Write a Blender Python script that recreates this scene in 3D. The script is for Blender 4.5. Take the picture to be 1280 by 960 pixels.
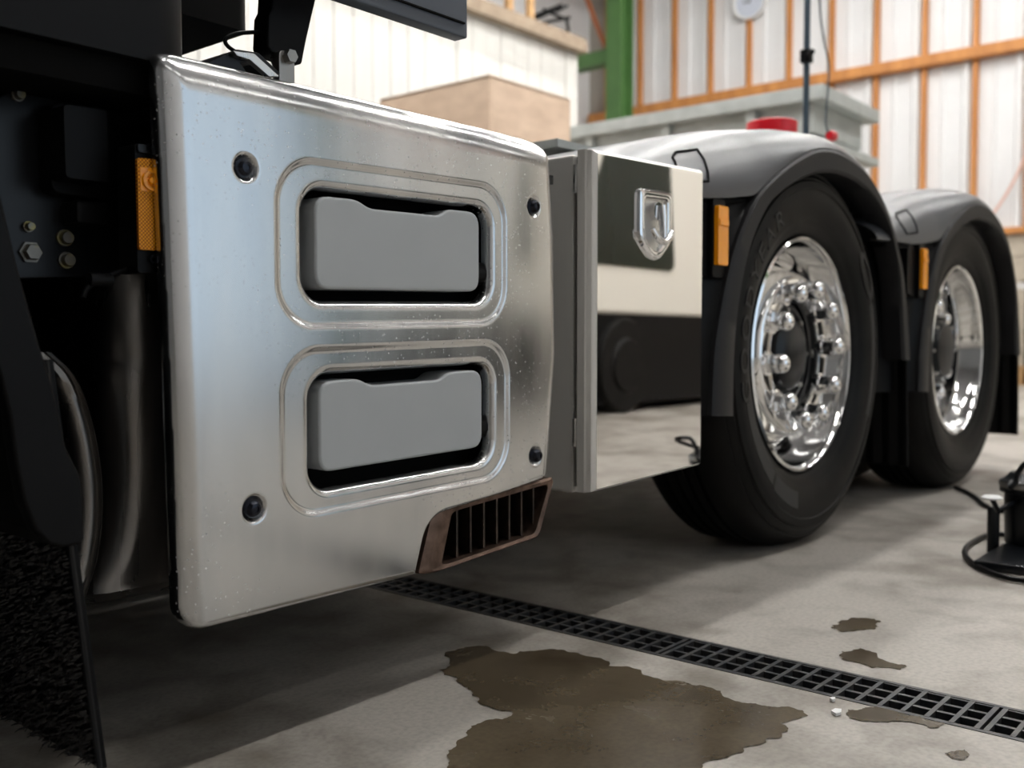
import bpy, bmesh, math, random
import numpy as np
from mathutils import Vector, Matrix
random.seed(4); rng = np.random.default_rng(4)
for o in list(bpy.data.objects): bpy.data.objects.remove(o, do_unlink=True)
SC = bpy.context.scene
COL = SC.collection
PI = math.pi

# ------------------------------------------------------------------ camera
F = 1250.0; YAW = math.radians(40.1); PIT = math.radians(2.52); CAM = np.array([0, -1.02, .52])
cd = bpy.data.cameras.new('camera'); cam = bpy.data.objects.new('camera', cd); COL.objects.link(cam)
cd.sensor_width = 36; cd.lens = 36*F/1280; cd.clip_start = .05; cd.clip_end = 200
cam.location = CAM; cam.rotation_euler = (PI/2-PIT, 0, YAW-PI/2)
cd.dof.use_dof = True; cd.dof.focus_distance = 1.38; cd.dof.aperture_fstop = 4.0
SC.camera = cam
_R = np.array([math.sin(YAW), -math.cos(YAW), 0]); _W = np.array([math.cos(YAW)*math.cos(PIT), math.sin(YAW)*math.cos(PIT), -math.sin(PIT)]); _U = np.cross(_R, _W)
def at(px, py, **k):
    """photo pixel -> point on the plane x=, y= or z= (world: x to the rear of the truck, y into it, z up)"""
    d = _W+_R*(px-640)/F+_U*(480-py)/F
    (ax, v), = k.items(); i = 'xyz'.index(ax)
    return CAM+d*(v-CAM[i])/d[i]

# ------------------------------------------------------------------ world, lights, exposure
w = bpy.data.worlds.new('sky'); SC.world = w; w.use_nodes = True
w.node_tree.nodes['Background'].inputs[0].default_value = (.70, .85, 1, 1)
w.node_tree.nodes['Background'].inputs[1].default_value = 1.15
def area_light(name, loc, rot, sx, sy, e, col=(1, 1, 1)):
    l = bpy.data.lights.new(name, 'AREA'); l.shape = 'RECTANGLE'; l.size = sx; l.size_y = sy; l.energy = e; l.color = col
    o = bpy.data.objects.new(name, l); COL.objects.link(o); o.location = loc; o.rotation_euler = rot; return o
# daylight enters through the open shutter door in the wall behind the photographer
TUBE_E = 110.0
SC.view_settings.view_transform = 'Standard'; SC.view_settings.look = 'None'
SC.view_settings.gamma = 1; SC.view_settings.use_curve_mapping = False
SC.view_settings.exposure = -0.08

# ------------------------------------------------------------------ materials
MATS = {}
def mat(name, col, rough=.5, metal=0, **k):
    if name in MATS: return MATS[name]
    m = bpy.data.materials.new(name); m.use_nodes = True; nt = m.node_tree; n = nt.nodes; L = nt.links
    b = n['Principled BSDF']
    b.inputs['Base Color'].default_value = (*col, 1); b.inputs['Roughness'].default_value = rough; b.inputs['Metallic'].default_value = metal
    b.inputs['Specular IOR Level'].default_value = k.get('spec', .5)
    if k.get('emit'):
        b.inputs['Emission Color'].default_value = (*k.get('ecol', col), 1); b.inputs['Emission Strength'].default_value = k['emit']
    if k.get('coat'): b.inputs['Coat Weight'].default_value = k['coat']; b.inputs['Coat Roughness'].default_value = .1
    tc = n.new('ShaderNodeTexCoord'); mp = n.new('ShaderNodeMapping'); L.new(tc.outputs['Object'], mp.inputs['Vector'])
    mp.inputs['Scale'].default_value = k.get('stretch', (1, 1, 1))
    def noise(scale, detail=4, dist=0, src=mp):
        t = n.new('ShaderNodeTexNoise'); t.inputs['Scale'].default_value = scale; t.inputs['Detail'].default_value = detail
        t.inputs['Distortion'].default_value = dist; L.new(src.outputs[0], t.inputs['Vector']); return t
    def ramp(src, stops):
        r = n.new('ShaderNodeValToRGB'); e = r.color_ramp.elements
        while len(e) < len(stops): e.new(.5)
        for el, (p, c) in zip(e, stops): el.position = p; el.color = (*c, 1) if len(c) == 3 else c
        L.new(src, r.inputs[0]); return r
    if 'vary' in k:                       # colour variation: scale, second colour, low, high
        sc, c2, lo, hi = k['vary']
        r = ramp(noise(sc, 6, .3).outputs[0], [(lo, col), (hi, c2)]); L.new(r.outputs[0], b.inputs['Base Color'])
    if 'rvary' in k:
        sc, lo, hi = k['rvary']
        r = ramp(noise(sc, 5).outputs[0], [(.3, (lo,)*3), (.7, (hi,)*3)]); L.new(r.outputs[0], b.inputs['Roughness'])
    if 'bump' in k:
        sc, st = k['bump'][:2]
        bm = n.new('ShaderNodeBump'); bm.inputs['Strength'].default_value = st; bm.inputs['Distance'].default_value = k['bump'][2] if len(k['bump']) > 2 else .002
        L.new(noise(sc, 6).outputs[0], bm.inputs['Height']); L.new(bm.outputs[0], b.inputs['Normal'])
    m['api'] = 1; MATS[name] = m; return m
def nodes_of(m): return m.node_tree.nodes, m.node_tree.links, m.node_tree.nodes['Principled BSDF']

def make_aluminium():
    m = mat('stamped_aluminium', (.80, .81, .82), .3, 1.0); n, L, b = nodes_of(m)
    tc = n.new('ShaderNodeTexCoord')
    def nz(scale, stretch, detail):
        mp = n.new('ShaderNodeMapping'); mp.inputs['Scale'].default_value = stretch; L.new(tc.outputs['Object'], mp.inputs[0])
        t = n.new('ShaderNodeTexNoise'); t.inputs['Scale'].default_value = scale; t.inputs['Detail'].default_value = detail; L.new(mp.outputs[0], t.inputs['Vector']); return t
    grain = nz(130, (1, 1, .06), 3); cloud = nz(8, (1, 1, .22), 6)
    mx = n.new('ShaderNodeMath'); mx.operation = 'MULTIPLY_ADD'; mx.inputs[1].default_value = .03; L.new(grain.outputs[0], mx.inputs[0])
    mr = n.new('ShaderNodeMapRange'); mr.inputs['From Min'].default_value = .3; mr.inputs['From Max'].default_value = .7; mr.inputs['To Min'].default_value = .12; mr.inputs['To Max'].default_value = .22
    L.new(cloud.outputs[0], mr.inputs[0]); L.new(mr.outputs[0], mx.inputs[2])
    # dried water and salt spots
    vo = n.new('ShaderNodeTexVoronoi'); vo.inputs['Scale'].default_value = 165; L.new(tc.outputs['Object'], vo.inputs['Vector'])
    sp = n.new('ShaderNodeMapRange'); sp.inputs['From Min'].default_value = .10; sp.inputs['From Max'].default_value = .30; sp.inputs['To Min'].default_value = 1; sp.inputs['To Max'].default_value = 0
    L.new(vo.outputs['Distance'], sp.inputs[0])
    pick = n.new('ShaderNodeSeparateColor'); L.new(vo.outputs['Color'], pick.inputs[0])
    gt = n.new('ShaderNodeMath'); gt.operation = 'GREATER_THAN'; gt.inputs[1].default_value = .45; L.new(pick.outputs[0], gt.inputs[0])
    mk = n.new('ShaderNodeMath'); mk.operation = 'MULTIPLY'; L.new(sp.outputs[0], mk.inputs[0]); L.new(gt.outputs[0], mk.inputs[1])
    cl2 = nz(3.5, (1, 1, 1), 3); cm = n.new('ShaderNodeMapRange'); cm.inputs['From Min'].default_value = .38; cm.inputs['From Max'].default_value = .62; L.new(cl2.outputs[0], cm.inputs[0])
    mk2 = n.new('ShaderNodeMath'); mk2.operation = 'MULTIPLY'; L.new(mk.outputs[0], mk2.inputs[0]); L.new(cm.outputs[0], mk2.inputs[1])
    mk3 = n.new('ShaderNodeMath'); mk3.operation = 'MULTIPLY'; mk3.inputs[1].default_value = .62; L.new(mk2.outputs[0], mk3.inputs[0])
    cx = n.new('ShaderNodeMix'); cx.data_type = 'RGBA'; L.new(mk3.outputs[0], cx.inputs['Factor'])
    r = n.new('ShaderNodeValToRGB'); r.color_ramp.elements[0].position = .3; r.color_ramp.elements[1].position = .7
    r.color_ramp.elements[0].color = (.52, .535, .55, 1); r.color_ramp.elements[1].color = (.74, .73, .715, 1); L.new(cloud.outputs[0], r.inputs[0])
    L.new(r.outputs[0], cx.inputs['A']); cx.inputs['B'].default_value = (.80, .80, .79, 1); L.new(cx.outputs['Result'], b.inputs['Base Color'])
    inv = n.new('ShaderNodeMath'); inv.operation = 'SUBTRACT'; inv.inputs[0].default_value = 1; L.new(mk3.outputs[0], inv.inputs[1]); L.new(inv.outputs[0], b.inputs['Metallic'])
    ra = n.new('ShaderNodeMath'); ra.operation = 'ADD'; L.new(mx.outputs[0], ra.inputs[0]); ra.inputs[1].default_value = .02; L.new(ra.outputs[0], b.inputs['Roughness'])
    bp = n.new('ShaderNodeBump'); bp.inputs['Strength'].default_value = .0; bp.inputs['Distance'].default_value = .0006; L.new(grain.outputs[0], bp.inputs['Height']); L.new(bp.outputs[0], b.inputs['Normal'])
    return m
M_ALU = make_aluminium()
M_STEEL = mat('polished_stainless', (.80, .79, .78), .05, 1, rvary=(14, .01, .035), stretch=(1, 1, .25))
M_STEEL3 = mat('shaded_stainless', (.30, .285, .27), .3, 1, rvary=(30, .22, .4), stretch=(1, 1, .1), vary=(9, (.16, .15, .14), .3, .7))  # brushed stainless with the shade of the front corner put into its colour
M_STEEL4 = mat('brightened_stainless', (.86, .84, .80), .38, .3)  # made paler and less metallic to carry reflected brightness on the box sides
M_STEEL2 = mat('brushed_stainless', (.66, .65, .63), .28, 1, rvary=(30, .2, .38), stretch=(1, 1, .1))
M_CHROME = mat('chrome', (.90, .90, .91), .05, 1)
M_RIM = mat('polished_wheel_alloy', (.88, .88, .88), .08, 1, rvary=(10, .05, .12))
M_BLACK = mat('black_moulded_plastic', (.0035, .0035, .004), .42, spec=.13, bump=(900, .2, .0006))
M_BLACKP = mat('black_paint', (.004, .005, .007), .3, spec=.3)
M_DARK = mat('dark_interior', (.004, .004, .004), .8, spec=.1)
M_FENDER = mat('grey_fender_plastic', (.062, .066, .074), .34, bump=(700, .3, .0006), vary=(5, (.072, .076, .084), .35, .65))
M_FLARE = mat('grey_flare_plastic', (.014, .014, .0155), .48, spec=.22, bump=(700, .35, .0006))
M_STEP = mat('grey_step_plastic', (.44, .465, .48), .42, bump=(1200, .12, .0004), vary=(8, (.455, .48, .495), .4, .6))
M_RUBBER = mat('tyre_rubber', (.0034, .0032, .0032), .48, spec=.13, bump=(300, .2, .0006), vary=(9, (.009, .0085, .008), .35, .7))
M_RUBLET = mat('tyre_relief', (.020, .020, .021), .5, spec=.3)
M_RUST = mat('heat_browned_steel', (.085, .055, .042), .42, .85, vary=(45, (.22, .145, .11), .3, .72), bump=(220, .35, .001))
M_GRILLE = mat('dirty_grille_steel', (.035, .027, .024), .5, .6, vary=(40, (.11, .075, .055), .35, .75))
M_SCREW = mat('black_screw', (.02, .022, .03), .22, .7)
M_BOLT = mat('zinc_bolt', (.35, .34, .32), .35, .9)
M_BOLTD = mat('dull_bolt', (.20, .19, .17), .4, .8, vary=(60, (.30, .26, .10), .5, .7))
M_GALV = mat('galvanised_steel', (.42, .45, .44), .5, .35, vary=(6, (.55, .58, .57), .3, .7), bump=(40, .1))
M_GREEN = mat('green_paint', (.055, .135, .035), .5, vary=(3, (.07, .165, .045), .3, .7))
M_BATTEN = mat('orange_timber', (.62, .27, .075), .6, vary=(9, (.42, .16, .045), .3, .75), stretch=(1, 1, .12))
M_TIMBER = mat('sawn_timber', (.50, .31, .14), .7, vary=(7, (.36, .2, .085), .3, .7))
M_TIMBERD = mat('weathered_timber', (.23, .17, .12), .75, vary=(8, (.36, .28, .2), .3, .7))
M_PLY = mat('plywood', (.82, .62, .47), .65, vary=(5, (.66, .48, .35), .3, .75), stretch=(1, 1, 2.2), bump=(60, .1))
M_WALLW = mat('white_cladding', (.80, .80, .81), .5, vary=(1.5, (.74, .74, .75), .3, .7))
M_BOARD = mat('cream_board', (.70, .69, .665), .6, vary=(2.2, (.63, .615, .58), .32, .75), stretch=(2, 2, .3))
M_BLOCK = mat('concrete_block', (.47, .41, .33), .85, vary=(9, (.56, .50, .41), .3, .7), bump=(80, .5, .003))
M_MORTAR = mat('mortar', (.36, .33, .29), .9)
M_RED = mat('red_plastic', (.62, .008, .02), .35)
M_BLUEPOLE = mat('blue_grey_pole', (.035, .06, .085), .4)
M_WHITE = mat('white_plastic', (.8, .8, .8), .4)
M_PINK = mat('faded_cable', (.75, .48, .40), .5)
M_IRON = mat('drain_iron', (.035, .038, .043), .42, .4, vary=(40, (.085, .08, .075), .4, .75))
M_BLUEISH = mat('slate_fairing', (.085, .10, .125), .35, bump=(900, .1, .0004))
M_PAINTCREAM = mat('cream_paint', (.76, .73, .66), .25, coat=.5)
M_GLASSD = mat('tinted_glass', (.014, .020, .014), .2, spec=.25)
M_ROOF = mat('roof_sheet', (.32, .32, .33), .6)
M_DIMWALL = mat('dimmed_wall', (.22, .225, .23), .5)  # colour kept dark to cut the light bounced from this unseen wall
M_TUBE = mat('lamp_tube', (1, 1, 1), .4, emit=TUBE_E, ecol=(1, .985, .95))

def make_amber():
    m = mat('amber_lens', (.86, .27, .01), .15, spec=.3); n, L, b = nodes_of(m)
    tc = n.new('ShaderNodeTexCoord'); mp = n.new('ShaderNodeMapping'); mp.inputs['Rotation'].default_value = (0, math.radians(45), 0); L.new(tc.outputs['Object'], mp.inputs[0])
    ck = n.new('ShaderNodeTexVoronoi'); ck.inputs['Scale'].default_value = 330; ck.inputs['Randomness'].default_value = 0; L.new(mp.outputs[0], ck.inputs['Vector'])
    r = n.new('ShaderNodeValToRGB'); r.color_ramp.elements[0].position = .15; r.color_ramp.elements[1].position = .6
    r.color_ramp.elements[0].color = (1.0, .44, .015, 1); r.color_ramp.elements[1].color = (.30, .05, .001, 1); L.new(ck.outputs['Distance'], r.inputs[0]); L.new(r.outputs[0], b.inputs['Base Color'])
    bp = n.new('ShaderNodeBump'); bp.inputs['Strength'].default_value = .7; bp.inputs['Distance'].default_value = .001; L.new(ck.outputs['Distance'], bp.inputs['Height']); L.new(bp.outputs[0], b.inputs['Normal'])
    return m
M_AMBER = make_amber()
M_AMBERC = mat('amber_clear', (1.0, .36, .006), .12, spec=.45)

def make_concrete(name, dark, light, rough):
    m = mat(name, light, rough); n, L, b = nodes_of(m); tc = n.new('ShaderNodeTexCoord')
    def nz(s, d, di=0):
        t = n.new('ShaderNodeTexNoise'); t.inputs['Scale'].default_value = s; t.inputs['Detail'].default_value = d; t.inputs['Distortion'].default_value = di; L.new(tc.outputs['Object'], t.inputs['Vector']); return t
    a = nz(1.6, 8, .6); c = nz(9, 8, .4); g = nz(120, 3)
    r = n.new('ShaderNodeValToRGB'); e = r.color_ramp.elements; e[0].position = .36; e[0].color = (*dark, 1); e[1].position = .57; e[1].color = (*light, 1)
    s1 = n.new('ShaderNodeMath'); s1.operation = 'MULTIPLY_ADD'; s1.inputs[1].default_value = .45; L.new(c.outputs[0], s1.inputs[0])
    s2 = n.new('ShaderNodeMath'); s2.operation = 'MULTIPLY'; s2.inputs[1].default_value = .55; L.new(a.outputs[0], s2.inputs[0]); L.new(s2.outputs[0], s1.inputs[2]); L.new(s1.outputs[0], r.inputs[0])
    mg = n.new('ShaderNodeMix'); mg.data_type = 'RGBA'; mg.blend_type = 'MULTIPLY'; mg.inputs['Factor'].default_value = .5
    gr = n.new('ShaderNodeMapRange'); gr.inputs['From Min'].default_value = .25; gr.inputs['From Max'].default_value = .6; gr.inputs['To Min'].default_value = .55; L.new(g.outputs[0], gr.inputs[0])
    L.new(r.outputs[0], mg.inputs['A']); L.new(gr.outputs[0], mg.inputs['B']); L.new(mg.outputs['Result'], b.inputs['Base Color'])
    rr = n.new('ShaderNodeMapRange'); rr.inputs['To Min'].default_value = rough-.12; rr.inputs['To Max'].default_value = rough+.12; L.new(c.outputs[0], rr.inputs[0]); L.new(rr.outputs[0], b.inputs['Roughness'])
    bp = n.new('ShaderNodeBump'); bp.inputs['Strength'].default_value = .4; bp.inputs['Distance'].default_value = .002; L.new(c.outputs[0], bp.inputs['Height']); L.new(bp.outputs[0], b.inputs['Normal'])
    return m
M_FLOOR = make_concrete('floor_concrete', (.165, .14, .112), (.43, .40, .36), .52)
M_WET = make_concrete('wet_concrete', (.060, .044, .026), (.115, .09, .058), .24)

# ------------------------------------------------------------------ mesh helpers
class MB:
    def __init__(s): s.v = []; s.f = []
    def add(s, v, f):
        o = len(s.v); s.v += [tuple(map(float, p)) for p in v]; s.f += [tuple(i+o for i in q) for q in f]; return s
    def box(s, x0, x1, y0, y1, z0, z1):
        v = [(x, y, z) for z in (z0, z1) for y in (y0, y1) for x in (x0, x1)]
        return s.add(v, [(0, 2, 3, 1), (4, 5, 7, 6), (0, 1, 5, 4), (2, 6, 7, 3), (0, 4, 6, 2), (1, 3, 7, 5)])
    def prism(s, pts, d0, d1, axis='y'):
        """polygon pts extruded along axis; pts are the two other coordinates in xyz order"""
        def P(a, b, d): return {'y': (a, d, b), 'x': (d, a, b), 'z': (a, b, d)}[axis]
        n = len(pts); v = [P(a, b, d0) for a, b in pts]+[P(a, b, d1) for a, b in pts]
        return s.add(v, [tuple(range(n)), tuple(range(2*n-1, n-1, -1))]+[(i, i+n, (i+1) % n+n, (i+1) % n) for i in range(n)])
    def grid(s, rows, closed=False):
        n = len(rows[0]); v = [p for r in rows for p in r]; f = []
        for i in range(len(rows)-1):
            for j in range(n if closed else n-1):
                k = (j+1) % n; f.append((i*n+j, i*n+k, (i+1)*n+k, (i+1)*n+j))
        return s.add(v, f)
    def lathe(s, prof, n=48, axis='y', c=(0, 0, 0), skip=None):
        rows = []
        for r, h in prof:
            row = []
            for j in range(n):
                a = 2*PI*j/n; p = {'y': (r*math.cos(a), h, r*math.sin(a)), 'z': (r*math.cos(a), r*math.sin(a), h), 'x': (h, r*math.cos(a), r*math.sin(a))}[axis]
                row.append((p[0]+c[0], p[1]+c[1], p[2]+c[2]))
            rows.append(row)
        o = len(s.f); s.grid(rows, True)
        if skip: s.f[o:] = [q for t, q in enumerate(s.f[o:]) if not skip(t//n, t % n)]
        return s
    def tube(s, pts, r, n=8, cap=True):
        pts = [Vector(p) for p in pts]; rows = []; ref = None
        for i, p in enumerate(pts):
            t = (pts[min(i+1, len(pts)-1)]-pts[max(i-1, 0)]).normalized()
            if ref is None: ref = t.orthogonal().normalized()
            u = (ref-t*ref.dot(t)).normalized(); ref = u; w_ = t.cross(u)
            rr = r[i] if isinstance(r, (list, tuple)) else r
            rows.append([p+u*rr*math.cos(2*PI*j/n)+w_*rr*math.sin(2*PI*j/n) for j in range(n)])
        o = len(s.v); s.grid(rows, True)
        if cap: s.f.append(tuple(range(o+n-1, o-1, -1))); k = o+(len(rows)-1)*n; s.f.append(tuple(range(k, k+n)))
        return s
    def mesh(s, name, m, smooth=None, bevel=0, segs=2, angle=30):
        me = bpy.data.meshes.new(name); me.from_pydata(s.v, [], s.f); me.update()
        bm = bmesh.new(); bm.from_mesh(me)
        bmesh.ops.recalc_face_normals(bm, faces=bm.faces)
        if bevel:
            ed = [e for e in bm.edges if len(e.link_faces) == 2 and e.calc_face_angle(0) > math.radians(angle)]
            bmesh.ops.bevel(bm, geom=ed, offset=bevel, segments=segs, profile=.5, affect='EDGES', clamp_overlap=True)
        bm.to_mesh(me); bm.free()
        if smooth or bevel:
            me.polygons.foreach_set('use_smooth', [True]*len(me.polygons)); me.set_sharp_from_angle(angle=math.radians(smooth or 40))
        me.materials.append(m); return me
    def build(s, name, m, parent=None, smooth=None, bevel=0, segs=2, angle=30, loc=None, label=None):
        o = bpy.data.objects.new(name, s.mesh(name, m, smooth, bevel, segs, angle)); COL.objects.link(o)
        if parent: o.parent = parent; 
        if loc is not None: o.location = loc
        if label: o['label'] = label
        if bevel:
            wn = o.modifiers.new('weighted_normal', 'WEIGHTED_NORMAL'); wn.keep_sharp = True
        return o
def tag(o, label, cat=None, group=None, kind=None):
    o['label'] = label
    if cat: o['category'] = cat
    if group: o['group'] = group
    if kind: o['kind'] = kind
    return o
def empty(name, loc=(0, 0, 0), parent=None):
    o = bpy.data.objects.new(name, None); COL.objects.link(o); o.location = loc; o.empty_display_size = .1
    if parent: o.parent = parent
    return o
def dup(o, parent, loc=None):
    c = o.copy(); COL.objects.link(c); c.parent = parent
    if loc is not None: c.location = loc
    for ch in list(o.children): dup(ch, c)
    return c
def struct(o, label=None, cat=None):
    o['kind'] = 'structure'
    if label: o['label'] = label
    if cat: o['category'] = cat
    return o
def rounded(pts, rad, n=6):
    """round the corners of a polygon; rad a number or one per corner"""
    out = []; N = len(pts)
    for i in range(N):
        p = np.array(pts[i], float); a = np.array(pts[i-1], float)-p; b = np.array(pts[(i+1) % N], float)-p
        r = rad[i] if isinstance(rad, (list, tuple)) else rad
        la, lb = np.linalg.norm(a), np.linalg.norm(b); a /= la; b /= lb
        if r <= 0: out.append(tuple(p)); continue
        d = min(r, la*.49, lb*.49); p0 = p+a*d; p1 = p+b*d
        for k in range(n+1):
            t = k/n; q = (1-t)**2*p0+2*t*(1-t)*p+t*t*p1; out.append(tuple(q))
    return out
def smooth_curve(pts, n):
    """Catmull-Rom through points, n samples"""
    P = np.array(pts, float); P = np.vstack([2*P[0]-P[1], P, 2*P[-1]-P[-2]]); m = len(P)-3; out = []
    for i in range(n):
        t = i/(n-1)*m; k = min(int(t), m-1); t -= k; a, b, c, d = P[k:k+4]
        out.append(.5*((2*b)+(-a+c)*t+(2*a-5*b+4*c-d)*t*t+(-a+3*b-3*c+d)*t**3))
    return np.array(out)

# ------------------------------------------------------------------ the building
XB, YP, YL, YR, XF, HC = 13.8, 5.5, 8.9, -8.0, -6.0, 6.4
fl = MB(); GX0, GX1 = 1.403, 1.515; GY0, GY1 = -1.75, 1.75
for x0, x1, y0, y1 in ((XF, GX0, YR-6, YL), (GX1, XB, YR-6, YL), (GX0, GX1, YR-6, GY0), (GX0, GX1, GY1, YL)):
    fl.add([(x0, y0, 0), (x1, y0, 0), (x1, y1, 0), (x0, y1, 0)], [(0, 1, 2, 3)])
struct(fl.build('floor', M_FLOOR), 'bare stained concrete workshop floor', 'floor')
struct(MB().box(XF, XB, YR, YL, HC, HC+.1).build('ceiling', M_ROOF), 'grey sheeted workshop roof', 'ceiling')
struct(MB().box(XF-.15, XF, YR, YL, 0, HC).build('wall_front', M_DIMWALL), 'plain unseen wall ahead of the truck, darkened to cut bounced light', 'wall')
struct(MB().box(XF, XB, YL, YL+.15, 0, HC).build('wall_left', M_WALLW), 'white side wall behind the boarded partition', 'wall')
# wall behind the photographer, with the open shutter door
wr = MB(); DX0, DX1, DZ = 2.1, 7.1, 4.3
wr.box(XF, DX0, YR-.15, YR, 0, HC).box(DX1, XB, YR-.15, YR, 0, HC).box(DX0, DX1, YR-.15, YR, DZ, HC)
wr = struct(wr.build('wall_right', M_WALLW), 'white side wall with an open shutter door', 'wall')
for i in range(7): MB().box(-.04, .04, 0, .1, 0, HC-.02).build('batten', M_BATTEN, wr, loc=(8.1+i*.8, YR, .01))
# back wall: blockwork below, cladding sheets and timber battens above
wb = struct(MB().box(XB, XB+.2, YR, YL, 0, HC).build('wall_back', M_MORTAR), 'back wall of concrete blocks below and white cladding above', 'wall')
ZB = at(1260, 291, x=XB)[2]; ch = ZB/6
bm_ = MB().box(-.02, .05, .006, .634, .006, ch-.006).mesh('block', M_BLOCK, None, .006, 1)
for r in range(6):
    for k in range(15):
        y = -2.4+k*.64+(.32 if r % 2 else 0)
        o = bpy.data.objects.new('block', bm_); COL.objects.link(o); o.parent = wb; o.location = (XB, y, r*ch)
ys = sorted([at(p, 70, x=XB)[1] for p in (803, 846, 891, 939, 989, 1042, 1098, 1158, 1222)]); sp = np.mean(np.diff(ys))
ys = [ys[0]-sp*k for k in (4, 3, 2, 1)]+ys+[ys[-1]+sp]
zr = at(1150, 81, x=XB)[2]
for i, y in enumerate(ys):
    MB().box(-.10, -.02, -.033, .033, 0, HC-ZB-.02).build('batten', M_BATTEN, wb, loc=(XB, y, ZB+.02), bevel=.005)
    if i < len(ys)-1:
        d = ys[i+1]-y; s = MB(); prof = [(.0, 0), (.10*d, 0), (.14*d, -.05), (.24*d, -.05), (.28*d, 0), (.60*d, 0), (.63*d, -.018), (.67*d, -.018), (.70*d, 0), (.995*d, 0)]
        s.grid([[(-.012+h, t, 0) for t, h in prof], [(-.012+h, t, HC-ZB-.02) for t, h in prof]]).build('cladding_sheet', M_WALLW, wb, loc=(XB, y, ZB+.02))
MB().box(-.20, -.005, ys[0]-.1, ys[-1]+.3, zr-.07, zr+.07).build('timber_rail', M_BATTEN, wb, loc=(XB, 0, 0), bevel=.006)
MB().box(-.10, 0, -2.4, ys[-1]+.3, ZB-.02, ZB+.06).build('sill_timber', M_BATTEN, wb, loc=(XB, 0, 0), bevel=.006)
# boarded partition parallel to the truck, with a deck on top
ptop = at(660, 33, y=YP)[2]; xend = at(722, 80, y=YP)[0]
pt = struct(MB().box(-3, xend-.03, YP+.03, YP+.09, 0, ptop-.05).build('wall_partition', M_TIMBERD), 'partition of tall cream boards beside the far bay', 'wall')
nb = 56; bwid = (xend+3)/nb
for k in range(nb):
    jy = random.uniform(-.006, .006)
    MB().box(.004, bwid-.004, jy, .03, .01, ptop-.06).build('board', M_BOARD, pt, loc=(-3+k*bwid, YP, 0), bevel=.004, segs=1)
MB().box(-3, xend+.02, YP-.10, YL-.02, ptop, ptop+.05).build('deck', M_TIMBERD, pt)
MB().box(-3, xend+.03, YP-.12, YP+.02, ptop-.10, ptop).build('edge_beam', M_TIMBERD, pt, bevel=.008)

# ceiling lamps (only their light and reflections reach the picture)
lampm2 = MB().box(-.75, .75, -.045, .045, -.04, 0).mesh('tube', mat('added_dim_tube', (1, 1, 1), .4, emit=22, ecol=(1, .985, .95)))  # dim outer row added to put a bright band on the panel's top bend
lampm = MB().box(-.75, .75, -.045, .045, -.04, 0).mesh('tube', M_TUBE); housm = MB().box(-.8, .8, -.09, .09, 0, .08).mesh('lamp_housing', M_WHITE)
for gx in (.7, 3.3, 5.9, 8.5, 11.1):
    for gy in (-5.6, -1.6, .8, 2.6, 4.6):
        t = empty('ceiling_lamp', (gx, gy, HC-.35)); tag(t, 'white twin tube lamp hanging under the workshop roof', 'lamp', 'tube lamps in rows under the roof')
        h = bpy.data.objects.new('lamp_housing', housm); COL.objects.link(h); h.parent = t
        l = bpy.data.objects.new('tube', lampm2 if gy < -5 else lampm); COL.objects.link(l); l.parent = t
        MB().tube([(-.5, 0, .08), (-.5, 0, .35)], .006, 6).build('rod', M_GALV, t); MB().tube([(.5, 0, .08), (.5, 0, .35)], .006, 6).build('rod', M_GALV, t)

# ------------------------------------------------------------------ drain
dr = empty('drain_channel', (1.459, 0, 0)); tag(dr, 'dark slotted drain channel set into the concrete under the truck', 'drain')
hw = (GX1-GX0)/2
MB().box(-hw, hw, GY0, GY1, -.11, -.10).build('channel_floor', M_DARK, dr)
for s in (-1, 1): MB().box(s*hw-.004, s*hw+.004, GY0, GY1, -.10, .001).build('channel_edge', M_IRON, dr)
gm = MB(); L_ = .5; hw2 = hw-.005
for x in (-hw2, -hw2/3, hw2/3, hw2): gm.box(x-.0035, x+.0035, .004, L_-.004, -.02, 0)
nc = 15
for k in range(nc+1):
    y = .006+k*(L_-.012)/nc; gm.box(-hw2, hw2, y-.0035, y+.0035, -.018, .001)
gmesh = gm.mesh('grating', M_IRON)
for k in range(7):
    o = bpy.data.objects.new('grating', gmesh); COL.objects.link(o); o.parent = dr; o.location = (0, -.653-L_*2+k*L_, 0)

# ------------------------------------------------------------------ wet patches on the floor
def wet(pxs, label, jit, seed, z=.0012, mat_=None, name='wet_patch'):
    r = random.Random(seed); P = [at(a, b, z=0)[:2] for a, b in pxs]; c = np.mean(P, axis=0)
    pts = [np.array(p) for p in P]; amp = jit
    for _ in range(4):
        q = []
        for i in range(len(pts)):
            a, b = pts[i], pts[(i+1) % len(pts)]; d = b-a; nrm = np.array([-d[1], d[0]])
            q += [a, (a+b)/2+nrm*r.uniform(-amp, amp)]
        pts = q
    o = MB().add([(p[0]-c[0], p[1]-c[1], 0) for p in pts], [tuple(range(len(pts)))]).build(name, mat_ or M_WET, loc=(c[0], c[1], z))
    return tag(o, label, 'stain', 'wet patches on the concrete', 'structure' if False else None)
wet([(548, 838), (560, 815), (600, 808), (640, 818), (690, 812), (740, 822), (800, 838), (850, 852), (905, 872), (950, 882), (985, 884), (1010, 896), (975, 905), (985, 915), (930, 935), (900, 950), (870, 968), (700, 985), (590, 985), (560, 955), (575, 925), (600, 905), (640, 890), (600, 880), (585, 860)], 'large dark wet patch spreading beside the drain grating', .22, 3)
wet([(1040, 782), (1062, 774), (1092, 774), (1097, 783), (1075, 788), (1050, 790)], 'small round wet spot nearest the black pump', .25, 5)
wet([(1052, 815), (1075, 811), (1100, 824), (1132, 832), (1125, 838), (1090, 836), (1062, 827)], 'curved wet spot between drain and round spot', .22, 8)
wet([(1060, 888), (1095, 884), (1150, 896), (1180, 905), (1160, 910), (1110, 904), (1075, 902)], 'faint damp streak along the near side of the grating', .25, 9)
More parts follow.
